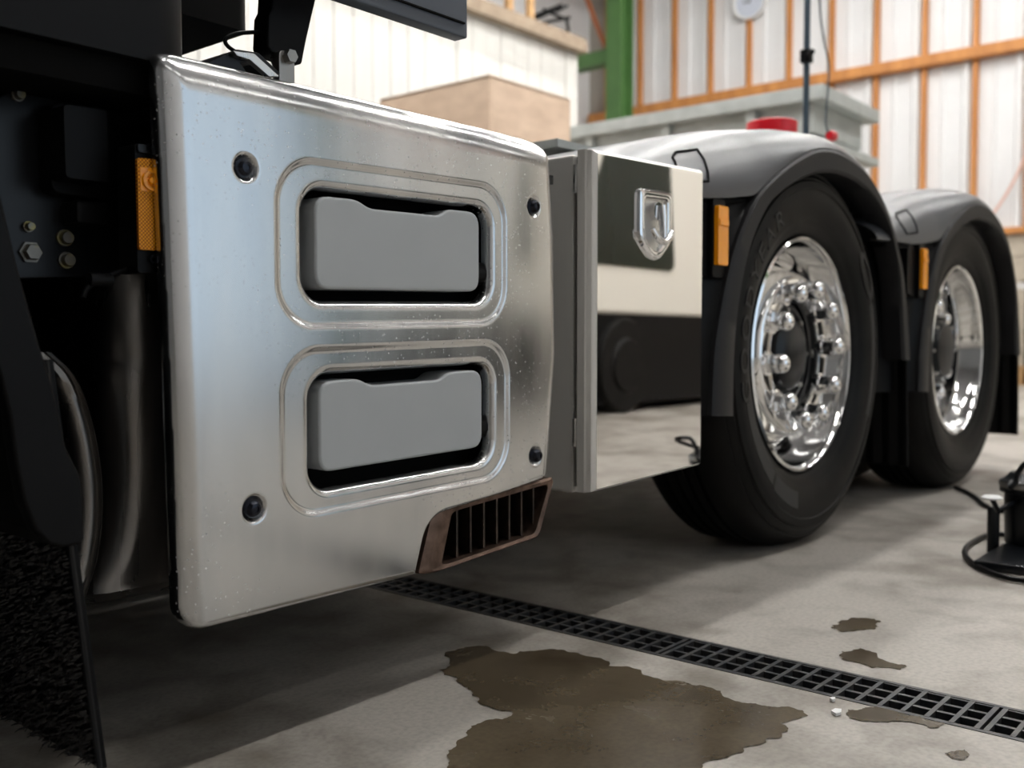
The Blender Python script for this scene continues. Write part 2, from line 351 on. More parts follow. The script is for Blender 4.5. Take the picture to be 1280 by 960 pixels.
wet([(1180, 942), (1205, 938), (1212, 944), (1190, 950)], 'tiny damp spot in front of the grating', .25, 11)
def scrap(px, py, s, label):
    p = at(px, py, z=0); m = MB(); m.prism([(-s, -.3*s), (-.2*s, -.6*s), (s, -.2*s), (.7*s, .5*s), (-.4*s, .6*s)], 0, .004, 'z')
    tag(m.build('paint_chip', M_WHITE, loc=(p[0], p[1], .0014)), label, 'chip', 'white chips on the floor')
scrap(1046, 893, .011, 'larger white paint chip lying beside the drain'); scrap(1041, 877, .006, 'small white paint chip beside the drain')

# ------------------------------------------------------------------ THE TRUCK
truck = empty('truck', (2.4, 1.25, 0)); TL = Vector((2.4, 1.25, 0))
tag(truck, 'black and silver lorry tractor unit parked over the drain', 'truck')
def part(mb, name, m, parent=None, **k):
    """mesh in world coordinates, parented to the truck (or to a part placed at the truck's origin)"""
    p = parent or truck; base = TL if p is truck else TL
    mb.v = [(a-base[0], b-base[1], c-base[2]) for a, b, c in mb.v]
    return mb.build(name, m, p, **k)
def sub(o, parent, loc):
    o.parent = parent; o.location = Vector(loc)-TL; return o

# --- stamped aluminium side panel -------------------------------------------------
def rrect(X, Z, cx, cz, hx, hz, r):
    qx = np.abs(X-cx)-hx+r; qz = np.abs(Z-cz)-hz+r
    return np.hypot(np.maximum(qx, 0), np.maximum(qz, 0))+np.minimum(np.maximum(qx, qz), 0)-r
OUT = rounded([(.6065, .848), (.6115, .70), (.6175, .50), (.6265, .180), (1.003, .181), (1.027, .262), (1.330, .2895), (1.354, .50), (1.3475, .69), (1.330, .851)],
              [.03, .3, .3, .035, .004, .035, .03, .3, .3, .06], 8)
OUT = np.array(OUT)
def poly_sdf(X, Z, P):
    d = np.full(X.shape, 1e9); ins = np.zeros(X.shape, bool); n = len(P)
    for i in range(n):
        a, b = P[i], P[(i+1) % n]; e = b-a; wx, wz = X-a[0], Z-a[1]
        t = np.clip((wx*e[0]+wz*e[1])/max(e@e, 1e-12), 0, 1); d = np.minimum(d, np.hypot(wx-t*e[0], wz-t*e[1]))
        c = (a[1] > Z) != (b[1] > Z)
        with np.errstate(divide='ignore', invalid='ignore'): xi = (b[0]-a[0])*(Z-a[1])/(b[1]-a[1])+a[0]
        ins ^= c & (X < xi)
    return np.where(ins, d, -d)           # positive inside
SH = .026
HOLES = [(.9855, .6465, .1915, .0845, .040), (.9915, .4035, .1885, .088, .040)]
EMB = [(.9795, .6470, .2165, .105, .058), (.9855, .4065, .2175, .106, .058)]
SCREWS = [(.718, .726), (1.272, .736), (.725, .314), (1.279, .330)]
RR = .013
def inner(X, Z):
    d = poly_sdf(X, Z, OUT)
    for cx, cz, hx, hz, r in HOLES: d = np.minimum(d, rrect(X, Z-SH*(X-cx), cx, cz, hx-RR, hz-RR, r-RR*.6))
    return d
def roll(d, r, depth):
    t = np.clip(1-d/r, 0, 1); return depth*(1-np.sqrt(np.maximum(0, 1-t*t)))
def depth(X, Z):
    xl = np.interp(Z, [.18, .5, .7, .85], [.6265, .6175, .6115, .6065]); xr = np.interp(Z, [.29, .5, .69, .85], [1.330, 1.354, 1.3475, 1.330])
    d = roll(np.maximum(.850-Z, 0), .05, .034)**2+(.013*np.clip(1-np.maximum(X-xl, 0)/.034, 0, 1)**2)**2+roll(np.maximum(xr-X, 0), .032, .020)**2
    y = np.sqrt(d)+roll(np.maximum(poly_sdf(X, Z, OUT), 0), .008, .007)
    y += .012*np.clip((X-1.15)/.2, 0, 1)**2+.004*np.clip((.45-Z)/.27, 0, 1)**2
    for (cx, cz, hx, hz, r), (ex, ez, eh, ev, er) in zip(HOLES, EMB):
        e = rrect(X, Z-SH*(X-cx), ex, ez, eh, ev, er); t = np.clip(.5-e/.009, 0, 1); y += .0042*t*t*(3-2*t)
        y += roll(np.maximum(rrect(X, Z-SH*(X-cx), cx, cz, hx-RR, hz-RR, r-RR*.6), 0), RR, RR)
    for sx, sz in SCREWS:
        rr = np.hypot(X-sx, Z-sz); t = np.clip((.0185-rr)/.0075, 0, 1); y += .006*t*t*(3-2*t)
    return y
def build_panel():
    h = .0023; xs = np.arange(.598, 1.366, h); zs = np.arange(.170, .862, h); X, Z = np.meshgrid(xs, zs); nx = len(xs)
    cxm = (X[:-1, :-1]+X[1:, 1:])/2; czm = (Z[:-1, :-1]+Z[1:, 1:])/2
    keep = inner(cxm, czm) > 0; jz, jx = np.nonzero(keep); a = jz*nx+jx
    F4 = np.stack([a, a+1, a+1+nx, a+nx], 1); V = np.stack([X.ravel(), Z.ravel()], 1)
    E = np.concatenate([F4[:, [0, 1]], F4[:, [1, 2]], F4[:, [2, 3]], F4[:, [3, 0]]]); key = np.sort(E, 1); kk = key[:, 0]*(10**7)+key[:, 1]
    u, inv, cnt = np.unique(kk, return_inverse=True, return_counts=True); B = E[cnt[inv] == 1]; bv = np.unique(B)
    for _ in range(3):
        x, z = V[bv, 0], V[bv, 1]; s = inner(x, z); e = 1e-4
        gx = (inner(x+e, z)-inner(x-e, z))/(2*e); gz = (inner(x, z+e)-inner(x, z-e))/(2*e); g = np.maximum(np.hypot(gx, gz), .5)
        V[bv, 0] -= s*gx/g/g; V[bv, 1] -= s*gz/g/g
    used = np.unique(F4); mp = -np.ones(len(V), int); mp[used] = np.arange(len(used)); V = V[used]; F4 = mp[F4]; B = mp[B]; bv = mp[bv]
    Y = depth(V[:, 0], V[:, 1]); P = np.stack([V[:, 0], Y, V[:, 1]], 1)
    bi = -np.ones(len(P), int); bi[bv] = len(P)+np.arange(len(bv)); SK = P[bv].copy(); SK[:, 1] += .006
    Fs = np.stack([B[:, 1], B[:, 0], bi[B[:, 0]], bi[B[:, 1]]], 1)
    P = np.concatenate([P, SK])-np.array(TL); Fa = np.concatenate([F4, Fs])
    me = bpy.data.meshes.new('side_panel'); me.from_pydata(P.tolist(), [], Fa.tolist()); me.update()
    me.polygons.foreach_set('use_smooth', [True]*len(me.polygons)); me.materials.append(M_ALU)
    o = bpy.data.objects.new('side_panel', me); COL.objects.link(o); o.parent = truck; return o
panel = build_panel(); panel['label'] = 'stamped aluminium side panel with two step openings'
for sx, sz in SCREWS:
    s = MB(); s.lathe([(.0001, -.0065), (.0035, -.0065), (.0037, -.008), (.007, -.0075), (.0105, -.004), (.0118, 0), (.0118, .006)], 20)
    sub(s.build('screw', M_SCREW, smooth=35), panel, (sx, .0045, sz))
for i, (cx, cz, hx, hz, r) in enumerate(HOLES):
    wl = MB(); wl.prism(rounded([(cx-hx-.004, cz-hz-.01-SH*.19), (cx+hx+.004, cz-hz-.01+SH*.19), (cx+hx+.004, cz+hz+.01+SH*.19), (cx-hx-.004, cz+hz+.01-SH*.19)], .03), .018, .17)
    wl.f = [f for k, f in enumerate(wl.f) if k != 0]; part(wl, 'step_shade_box', M_DARK, panel)  # dark box added to put black shade inside the step opening
    x0, x1 = (.826, 1.142) if i == 0 else (.830, 1.148); b0, t0 = (.586, .7065) if i == 0 else (.347, .4665)
    q = lambda x, z: (x, z+SH*(x-.84))
    ol = rounded([q(x0, b0), q(x1, b0), q(x1, t0), q(1.073, t0), q(1.055, t0-.0105), q(.920, t0-.0105), q(.898, t0), q(x0, t0)], [.022, .022, .024, .010, .010, .012, .012, .024], 5)
    part(MB().prism(ol, .006, .060), 'step', M_STEP, panel, bevel=.0042, segs=3, angle=50, label='grey plastic step block')
    zc = b0+.022
    part(MB().tube([(x0-.035, .05, zc), (x0+.01, .05, zc)], .012, 12), 'pivot_pin', M_BOLT, panel, smooth=40)
    part(MB().tube([(x1-.01, .03, zc+.015), (x1+.028, .03, zc+.015)], .018, 12), 'pivot_bush', M_BLACK, panel, smooth=40)
# carrier behind the panel
part(MB().box(.66, 1.33, .06, .075, .25, .80), 'panel_carrier', M_DARK)
part(MB().box(.64, 1.335, .014, .83, .78, .795), 'panel_light_block', M_BLACKP)  # added plate, stops light falling behind the panel

# --- exhaust grille in the notch -------------------------------------------------
g0 = [at(*p, y=.012)[[0, 2]] for p in ((527, 719), (546, 656), (566, 633), (693, 599), (696, 606), (680, 676), (556, 719))]
go = rounded([(1.012, .180), (1.040, .262), (1.062, .2725), (1.3285, .2885), (1.332, .280), (1.293, .192), (1.045, .176)], [.006, .02, .02, .008, .01, .012, .01], 4)
gi = rounded([(1.062, .186), (1.084, .258), (1.092, .262), (1.316, .278), (1.320, .272), (1.285, .199), (1.075, .184)], [.006, .012, .012, .006, .008, .01, .006], 4)
fr = MB(); n_ = len(go)
fr.grid([[(x, .11, z) for x, z in go], [(x, .020, z) for x, z in go], [(x+.002, .012, z) for x, z in go], [((x*2+u)/3, .009, (z*2+v)/3) for (x, z), (u, v) in zip(go, gi)], [(x, .012, z) for x, z in gi], [(x, .075, z) for x, z in gi]], True)
grille = part(fr, 'exhaust_grille', M_RUST, smooth=45, label='brown heat-stained outlet grille')
part(MB().prism(gi, .074, .08), 'grille_back', M_DARK, grille)
for k in range(7):
    x = 1.105+k*.031; zb = .186+(x-1.07)*.063; zt = .261+(x-1.09)*.074
    if x > 1.285: zb += (x-1.285)*1.8
    part(MB().prism([(x, .022), (x+.004, .022), (x+.020, .074), (x+.016, .074)], zb, zt, 'z'), 'slat', M_GRILLE, grille)

# --- polished toolbox -------------------------------------------------
def shear(mb, k=.033, x0=1.445): mb.v = [(x, y, z+k*(x-x0)) for x, y, z in mb.v]; return mb
bx0, bx1, bz0, bz1 = 1.4445, 1.8115, .256, .8455
tb = part(shear(MB().box(bx0-.004, bx1+.004, .050, .60, bz0-.012, bz1+.004)), 'toolbox', M_STEEL4, bevel=.006, label='mirror-polished stainless toolbox')
part(shear(MB().box(bx0+.006, bx1-.006, .034, .052, bz0, bz1)), 'door_seal', M_DARK, tb)
d = MB(); c = .009
ring = lambda e, y: [(bx0-e, y, bz0-e*.6), (bx1+e*.3, y, bz0-e*.6), (bx1+e*.3, y, bz1+e*.8), (bx0-e, y, bz1+e*.8)]
d.add(ring(0, .0004), [(0, 1, 2, 3)])
door = part(shear(d), 'toolbox_door', M_STEEL, tb)
d = MB(); d.grid([ring(.0115, .036), ring(.0115, .020), ring(.0100, .0165), ring(.0080, .0075), ring(.0060, .0055), ring(.0008, .0014), ring(0, .0004)], True)
part(shear(d), 'door_edge', M_STEEL4, tb)
for zz in (.33, .78): part(shear(MB().tube([(bx0-.006, .043, zz), (bx0-.006, .043, zz+.05)], .006, 10)), 'hinge', M_STEEL2, tb, smooth=40)
# T-handle latch
lx, lz = 1.627, .742
lo = rounded([(lx-.058, lz+.055), (lx+.058, lz+.055), (lx+.058, lz-.042), (lx+.012, lz-.078), (lx-.012, lz-.078), (lx-.058, lz-.042)], [.014, .014, .02, .02, .02, .02], 4)
li = rounded([(lx-.040, lz+.036), (lx+.040, lz+.036), (lx+.040, lz-.036), (lx+.010, lz-.060), (lx-.010, lz-.060), (lx-.040, lz-.036)], [.008, .008, .015, .015, .015, .015], 4)
lp = MB(); mid = [((a*1+u)/2, (b+v)/2) for (a, b), (u, v) in zip(lo, li)]
lp.grid([[(x, .002, z) for x, z in lo], [(x*.97+lx*.03, -.006, z*.97+lz*.03) for x, z in lo], [(x, -.009, z) for x, z in mid], [(x, -.006, z) for x, z in li], [(x, .0002, z) for x, z in li]], True)
lat = part(shear(lp), 'latch_plate', M_CHROME, tb, smooth=50)
bk = MB().prism(li, -.0012, .0003); part(shear(bk), 'latch_recess', M_STEEL2, tb)
hd = MB(); hd.tube([(lx-.004, -.001, lz+.014), (lx-.004, -.014, lz+.014)], .017, 16)
hd.tube([(lx+.004, -.014, lz+.024), (lx+.004, -.017, lz+.002), (lx+.005, -.019, lz-.036)], [.0095, .008, .006], 12)
hd.tube([(lx-.034, -.018, lz-.020), (lx-.026, -.020, lz-.033), (lx-.010, -.021, lz-.042), (lx+.008, -.021, lz-.044), (lx+.024, -.020, lz-.036), (lx+.036, -.018, lz-.022)], [.005, .0065, .007, .007, .0065, .005], 12)
part(shear(hd), 'latch_handle', M_CHROME, tb, smooth=50)

# --- wheels -------------------------------------------------
WX1, WX2, WZ, RO = 2.428, 3.716, .483, .490
def tyre_mesh(w_):
    pr = [(.296, .075), (.298, .058), (.306, .046), (.322, .037), (.332, .034), (.336, .030), (.352, .024), (.375, .018), (.398, .016), (.412, .018), (.415, .0145), (.432, .018), (.436, .024), (.440, .022), (.452, .030), (.456, .036), (.460, .034), (.470, .044), (.479, .060), (.485, .078), (.488, .09)]
    x = .09; end = w_-.075
    for g in range(4):
        p = .09+(end-.09)*(g+1)/5; pr += [(.489, p-.006), (.475, p-.005), (.475, p+.005), (.489, p+.006)]
    pr += [(.488, end), (.479, w_-.06), (.45, w_-.03), (.40, w_-.015), (.33, w_-.03), (.296, w_-.075)]
    m = MB().lathe(pr, 120); m.v = [(a, b, max(c_, -WZ)) for a, b, c_ in m.v]; return m
def tyre_text():
    mb = MB()
    def arc_pad(a0, a1, r0, r1, y=.0145, n=14, hole=None):
        rows = []
        for r in (r0, r1): rows.append([(r*math.cos(a0+(a1-a0)*i/n), y+abs(r-.40)*.12, r*math.sin(a0+(a1-a0)*i/n)) for i in range(n+1)])
        mb.grid(rows)
    D = math.radians
    arc_pad(D(196), D(232), .350, .386); arc_pad(D(234), D(256), .350, .392)            # worn pads low on the front side
    arc_pad(D(-26), D(20), .385, .412)                                                    # ribbed pad on the rear side
    for k in range(26):                                                                    # outlined oval
        t0, t1 = 2*PI*k/26, 2*PI*(k+1)/26; f = lambda t, s: ((.398+.022*s*math.sin(t)), D(33)+D(11)*s*math.cos(t))
        q = [f(t0, 1), f(t1, 1), f(t1, .72), f(t0, .72)]; mb.add([(r*math.cos(a), .0142, r*math.sin(a)) for r, a in q], [(0, 1, 2, 3)])
    # raised black lettering over the top front of the sidewall
    a = D(196)
    for chh in 'GOODYEAR':
        cu = bpy.data.curves.new('t', 'FONT'); cu.body = chh; cu.size = .062; cu.extrude = .0015; to = bpy.data.objects.new('t', cu); COL.objects.link(to)
        bpy.context.view_layer.update(); dg = bpy.context.evaluated_depsgraph_get(); me = to.evaluated_get(dg).to_mesh()
        vs = [v.co.copy() for v in me.vertices]; fs = [tuple(p.vertices) for p in me.polygons]; wd = max(v.x for v in vs)
        out = []
        for v in vs:
            an = a-(v.x*1.25)/.385; r = .362+v.y; out.append((r*math.cos(an), .0155-v.z+abs(r-.40)*.12, r*math.sin(an)))
        mb.add(out, fs); a -= (wd*1.25+.014)/.385
        to.evaluated_get(dg).to_mesh_clear(); bpy.data.objects.remove(to); bpy.data.curves.remove(cu)
    # angles run clockwise seen from the kerb side (x to the rear)
    return mb
def handholes(r0, n, per, wd): return lambda row, j: row == r0 and (j % per) < wd
def rim_mesh(kind):
    if kind == 'steer':
        pr = [(.290, .30), (.296, .075), (.2985, .052), (.2970, .044), (.2900, .041), (.2855, .046), (.2830, .060), (.2780, .085), (.2700, .100), (.2640, .118), (.2600, .140), (.2520, .150), (.2440, .146), (.2280, .128), (.2200, .112), (.2130, .090), (.2070, .076), (.1990, .069), (.1900, .067), (.1490, .067), (.1440, .069), (.1420, .076), (.1400, .17)]; row = 12
    else:
        pr = [(.290, .30), (.296, .075), (.2985, .052), (.2970, .044), (.2900, .041), (.2855, .046), (.2830, .060), (.2780, .085), (.2640, .105), (.2600, .125), (.2570, .180), (.2520, .205), (.2440, .212), (.2280, .205), (.2180, .190), (.2090, .172), (.2000, .165), (.1490, .165), (.1440, .168), (.1400, .26)]; row = 12
    return MB().lathe(pr, 120, skip=handholes(row, 120, 12, 6))
nut = MB(); nut.lathe([(.0215, .008), (.0215, -.004), (.0165, -.006)], 24); nut.lathe([(.0185, -.004), (.0185, -.022)], 6)
nut.lathe([(.0165, -.020), (.0175, -.028), (.0165, -.038), (.0125, -.045), (.0065, -.0485), (.0001, -.049)], 20)
nut.v = [(a*1.4, b*1.15, c*1.4) for a, b, c in nut.v]
nutm = nut.mesh('wheel_nut', M_CHROME, 35)
def wheel(x, kind, group_label):
    yo = .005
    ty = tyre_mesh(.32).build('tyre', M_RUBBER, truck, smooth=30, loc=Vector((x, yo, WZ))-TL)
    if kind == 'steer':
        tt = tyre_text(); tt.build('tyre_lettering', M_RUBLET, ty, smooth=None)['kind'] = 'stuff'
    else:
        tyre_mesh(.32).build('inner_tyre', M_RUBBER, ty, smooth=30, loc=(0, .34, 0))
    rm = rim_mesh(kind).build('wheel_rim', M_RIM, truck, smooth=32, loc=Vector((x, yo, WZ))-TL, label='polished alloy wheel rim')
    yf = .067 if kind == 'steer' else .165
    for k in range(10):
        a = 2*PI*k/10+.12; o = bpy.data.objects.new('wheel_nut', nutm); COL.objects.link(o); o.parent = rm; o.location = (.1675*math.cos(a), yf, .1675*math.sin(a))
    hb = MB()
    if kind == 'steer': hb.lathe([(.139, .13), (.132, .098), (.118, .094), (.108, .104), (.096, .104), (.090, .082), (.070, .070), (.040, .066), (.0001, .065)], 40)
    else: hb.lathe([(.139, .20), (.132, .125), (.122, .115), (.100, .112), (.092, .085), (.05, .080), (.0001, .08)], 40)
    hb.build('hub', M_BLACKP, rm, smooth=32)
    for k in range(8):
        a = 2*PI*k/8; MB().lathe([(.007, .12), (.007, .090), (.004, .087), (.0001, .087)], 6, c=(.114*math.cos(a), 0, .114*math.sin(a))).build('hub_bolt', M_BOLT, rm)
    MB().lathe([(.29, .30), (.0001, .30)], 32).build('brake_drum', M_DARK, rm)
    return ty, rm
for x, kind in ((WX1, 'steer'), (WX2, 'drive')):
    ty, rm = wheel(x, kind, '')
    for o in (ty, rm):                     # the same wheel on the far side, turned round
        c = o.copy(); COL.objects.link(c); c.parent = truck; c.location = Vector((x, 2.495, WZ))-TL; c.rotation_euler = (0, 0, PI)
    part(MB().tube([(x, .3, WZ), (x, 2.2, WZ)], .075, 16), 'axle', M_DARK, smooth=40)

# --- rear fenders -------------------------------------------------
def P2(pxs, y=0.): return np.array([at(a, b, y=y)[[0, 2]] for a, b in pxs])
O_ = np.vstack([P2([(917, 520), (918, 440), (923, 380), (933, 325), (948, 280), (966, 250), (994, 228), (1020, 217), (1042, 216), (1065, 224), (1084, 239), (1099, 260), (1110, 284), (1117, 312), (1123, 345), (1126, 400), (1128, 450)])])
C_ = P2([(889, 520), (893, 440), (902, 380), (915, 320), (932, 272), (950, 240), (974, 215.6), (999, 197), (1021, 187), (1043, 189), (1067, 203), (1086, 222), (1101, 248), (1112, 276), (1120, 306), (1128, 345), (1133, 400), (1136, 450)])
NP = 70; Oc = smooth_curve(O_, NP); Cc = smooth_curve(C_, NP)
TOPC = np.vstack([[(1.50, .800), (1.70, .806)], P2([(880, 247), (930, 245.5)]), C_[5:]])
TOPS = np.array([(1.50, .862), (1.65, .902), (1.80, .940), (2.0, .988), (2.10, 1.008), (2.20, 1.026), (2.35, 1.050), (2.5, 1.064), (2.62, 1.060), (2.72, 1.038), (2.80, 1.003), (2.87, .955), (2.92, .895), (2.96, .82), (2.99, .72), (3.02, .60), (3.03, .50)])
def fender(dx):
    sh = lambda m: setattr(m, 'v', [(x+dx, y, z) for x, y, z in m.v]) or m
    a = MB(); a.grid([[(x, .055, z) for x, z in Oc], [(x, .002, z) for x, z in Oc], [(x, -.006, z) for x, z in (Oc*.86+Cc*.14)], [(x, -.006, z) for x, z in (Oc*.12+Cc*.88)], [(x, -.001, z) for x, z in Cc], [(x, .03, z) for x, z in Cc]])
    f = part(sh(a), 'fender', M_FLARE, smooth=35)
    tc_, ts_ = smooth_curve(TOPC, NP), smooth_curve(TOPS, NP); b = MB(); rows = []
    ROWS = ((0, .03), (0, .003), (.06, .002), (.22, .007), (.40, .017), (.58, .033), (.75, .057), (.88, .090), (.96, .115), (1.0, .15), (1.0, .24), (.97, .36), (.9, .40))
    for t, y in ROWS:
        rows.append([(c_[0]*(1-t)+s_[0]*t, y, c_[1]*(1-t)+s_[1]*t) for c_, s_ in zip(tc_, ts_)])
    b.grid(rows); part(sh(b), 'fender_top', M_FENDER, f, smooth=40)
    # front lower piece
    lo_ = P2([(889, 520), (893, 440), (902, 380), (915, 320), (932, 272), (948, 248)]); lo_ = smooth_curve(lo_, 24)
    l = MB(); l.grid([[(x+.004, .004, z) for x, z in lo_], [(x-.006, .016, z) for x, z in lo_], [(x-.05*(.3+.7*min(1, (z-.3)/.5)), .030, z) for x, z in lo_], [(1.60, .075, z*.93+.03) for x, z in lo_], [(1.58, .5, z*.93+.03) for x, z in lo_]])
    part(sh(l), 'fender_front', M_BLACK, f, smooth=40)
    part(sh(MB().prism([(1.60, .786), (1.86, .800), (2.05, .826), (2.05, .834), (1.86, .8135), (1.60, .80)], .02, .05)), 'fender_joint', M_DARK, f)
    # moulded access cover on the crown
    T_ = [r_[0] for r_ in ROWS]; Y_ = [r_[1] for r_ in ROWS]
    def surf(s_, t):
        k = s_*(NP-1); i = int(k); fr0 = k-i; c0_ = tc_[i]*(1-fr0)+tc_[i+1]*fr0; t0_ = ts_[i]*(1-fr0)+ts_[i+1]*fr0
        return (c0_[0]*(1-t)+t0_[0]*t, float(np.interp(t, T_[1:10], Y_[1:10]))-.001, c0_[1]*(1-t)+t0_[1]*t)
    lp_ = [(.095, .25), (.098, .50), (.108, .66), (.122, .74), (.150, .74), (.145, .5), (.138, .25)]
    cv = [surf(a0+(b0-a0)*k/6, a1+(b1-a1)*k/6) for (a0, a1), (b0, b1) in zip(lp_, lp_[1:]+lp_[:1]) for k in range(6)]; cv.append(cv[0])
    part(sh(MB().tube(cv, .0028, 6)), 'cover_outline', M_DARK, f)
    # marker lamp on a dark backing box
    bb = part(sh(MB().prism(rounded([(1.798, .660), (1.903, .648), (1.913, .80), (1.798, .812)], .02, 4), .018, .06)), 'lamp_box', M_BLACK, f, bevel=.004)
    part(sh(MB().prism(rounded([(1.866, .650), (1.919, .650), (1.919, .816), (1.866, .816)], .010, 3), .006, .022)), 'lamp_housing', M_BLACK, f, bevel=.003)
    part(sh(MB().prism(rounded([(1.872, .676), (1.916, .676), (1.916, .800), (1.872, .800)], .006, 3), -.004, .010)), 'lamp_lens', M_AMBERC, f, bevel=.004)
    part(sh(MB().prism([(1.874, .758), (1.914, .758), (1.914, .772), (1.874, .772)], -.0065, .0)), 'lens_bar', M_AMBERC, f, bevel=.002)
    # flap behind the wheel
    fp = MB(); rows = []
    for k in range(7):
        z = .50-(k/6)*.36; x = 3.045+.004*k
        rows.append([(x+.008*(j % 2), .01+.58*j/24, z) for j in range(25)])
    part(sh(fp.grid(rows)), 'mud_flap', M_BLACK, f)
    part(sh(MB().tube([(3.045, .006, .50), (3.069, .006, .14)], .006, 8)), 'flap_edge', M_BLACK, f)
    return f
fender(0); fender(WX2-WX1)
# inset cover outline on the first fender crown
# --- chassis -------------------------------------------------
for y in (.82, 1.60): part(MB().box(.7, 5.0, y, y+.08, .70, .96), 'chassis_rail', M_BLACKP, bevel=.006)
for x in (.9, 1.9, 3.05, 4.3, 4.95): part(MB().box(x-.05, x+.05, .85, 1.65, .74, .92), 'cross_member', M_BLACKP)
part(MB().box(1.83, 4.4, .385, 1.88, .962, .98), 'catwalk', M_GALV)
part(MB().box(.66, 1.95, 1.95, 2.49, .22, .92), 'far_side_tank', M_BLACKP, bevel=.05)
part(MB().box(2.0, 3.05, 1.90, 2.49, .98, 1.03), 'far_fender', M_FLARE, bevel=.02); part(MB().box(3.28, 4.35, 1.90, 2.49, .98, 1.03), 'far_fender', M_FLARE, bevel=.02)
part(MB().box(1.15, 1.95, .62, .80, .30, .90), 'inner_shield', M_DARK)
part(MB().box(.70, 1.9, .95, 1.55, .28, .68), 'gearbox', M_DARK, bevel=.05)
part(MB().box(-1.5, .69, .62, 1.88, .26, .86), 'engine', M_DARK, bevel=.06)
part(MB().box(.66, 1.92, .90, 2.40, .74, .76), 'chassis_light_block', M_DARK)  # added unseen plate, stops lamp light reaching the floor between the rails
part(MB().box(1.9, 4.4, .85, 1.65, .50, .74), 'underbody_light_block', M_DARK, bevel=.04)  # added dark block, keeps the floor beneath in shade
part(MB().box(.50, 2.0, 2.40, 2.495, .10, .90), 'far_light_block', M_BLACKP, bevel=.01)  # added unseen board, shuts out light from the far side
for y, r_ in ((.03, 0), (2.47, PI)):
    o = tyre_mesh(.32).build('tyre', M_RUBBER, truck, smooth=30, loc=Vector((-.27, y, WZ))-TL); o.rotation_euler = (0, 0, r_)
    o = rim_mesh('steer').build('wheel_rim', M_RIM, truck, smooth=32, loc=Vector((-.27, y, WZ))-TL); o.rotation_euler = (0, 0, r_)
part(MB().box(-1.6, .47, 2.40, 2.49, .45, .86), 'far_fender', M_BLACK, bevel=.02)
# upright hose pole behind the rear axle, with its hanging line and red coupling
pp = at(1008, 100, y=.78); px_, py_ = pp[0], .78
pole = part(MB().tube([(px_, py_, .96), (px_+.0, py_, 2.6)], .0135, 12), 'hose_pole', M_BLUEPOLE, smooth=40, label='dark blue-grey upright pole')
zc = at(1003, 68, y=.78)[2]
part(MB().box(px_-.025, px_+.022, py_-.022, py_+.022, zc-.028, zc+.028), 'pole_clamp', M_BLACK, pole, bevel=.006)
part(MB().tube([(px_-.02, py_-.02, zc), (px_-.045, py_-.045, zc+.004)], .012, 10), 'clamp_knob', M_BLACK, pole, smooth=40)
part(MB().box(px_-.06, px_+.06, .75, 1.65, .93, .97), 'pole_bracket', M_BLACKP, pole)
ln = smooth_curve([at(a, b, y=.74) for a, b in ((1024, -60), (1025, 10), (1030, 50), (1036, 80), (1035, 110), (1032, 150), (1035, 166))], 30)
line = part(MB().tube(ln, .004, 6), 'air_line', M_BLUEPOLE, smooth=40)
e_ = at(1040, 170, y=.74); part(MB().lathe([(.0001, -.03), (.018, -.03), (.022, -.01), (.022, .012), (.015, .03), (.0001, .03)], 16, 'x', c=e_), 'coupling', M_RED, line, smooth=35)
# cab: only its lower rear corner shows
cb = rounded([(.0, .0), (.668, 0), (.668, 2.45), (0, 2.45)], [0, .05, .05, 0], 6)
def cabshape(x0, x1, y0, y1, z0, z1, r=.05): return MB().prism(rounded([(x0, y0), (x1, y0), (x1, y1), (x0, y1)], [0.001, r, r, .001], 6), z0, z1, 'z')
cab = part(cabshape(-1.6, .672, .03, 2.46, .835, 2.9), 'cab', M_BLACK, bevel=.018, segs=3, label='black cab lower corner')
part(cabshape(.2, .96, .33, 2.2, 1.005, 2.9, .02), 'cab_rear', M_BLACK, cab, bevel=.006)
part(MB().prism([(-.25, .05), (.66, .05), (.66, .30), (-.25, .30)], .80, .84, 'z'), 'cab_underside', M_DARK, cab)
fa = MB().box(.60, 1.1405, .028, .056, .979, 2.9); part(fa, 'side_fairing', M_BLUEISH, cab, bevel=.004)
part(MB().box(.62, 1.13, .024, .03, .998, 1.0005), 'fairing_groove', M_DARK, cab)
# strut with pivot between panel top and cab
st = [at(a, b, y=.10)[[0, 2]] for a, b in ((343, -40), (340, 10), (336, 18), (334, 58), (340, 66), (378, 81), (384, 50), (392, 15), (405, -40))]
strut = part(MB().prism([tuple(p) for p in st], .10, .135), 'strut', M_BLACK, bevel=.004)
q0 = at(351, 74, y=.10); part(MB().prism(rounded([(q0[0]-.014, q0[2]-.06), (q0[0]+.012, q0[2]-.06), (q0[0]+.012, q0[2]+.008), (q0[0]-.014, q0[2]+.008)], .008, 3), .085, .10), 'pivot_tab', M_BOLT, strut, bevel=.002)
part(MB().lathe([(.0001, -.008), (.009, -.008), (.0095, 0), (.0095, .03)], 6, c=(q0[0], .082, q0[2])), 'pivot_bolt', M_BOLT, strut)
br = [at(a, b, y=.09)[[0, 2]] for a, b in ((246, 82), (286, 65), (312, 69), (340, 95), (330, 99), (306, 82), (290, 82), (300, 98))]
part(MB().prism([tuple(p) for p in br], .07, .20), 'hinge_bracket', M_BLACKP, bevel=.002)
br2 = [at(a, b, y=.068)[[0, 2]] for a, b in ((287, 65), (313, 68), (345, 97), (332, 97), (308, 76), (292, 71))]
part(MB().prism([tuple(p) for p in br2], .060, .07), 'hinge_edge', M_STEEL2, bevel=.001)
cbl = smooth_curve([at(a, b, y=.12) for a, b in ((296, 66), (284, 57), (282, 49), (292, 43), (312, 40.5), (345, 40))], 24)
part(MB().tube(cbl, .0028, 8), 'cable', M_BLACK, smooth=40)

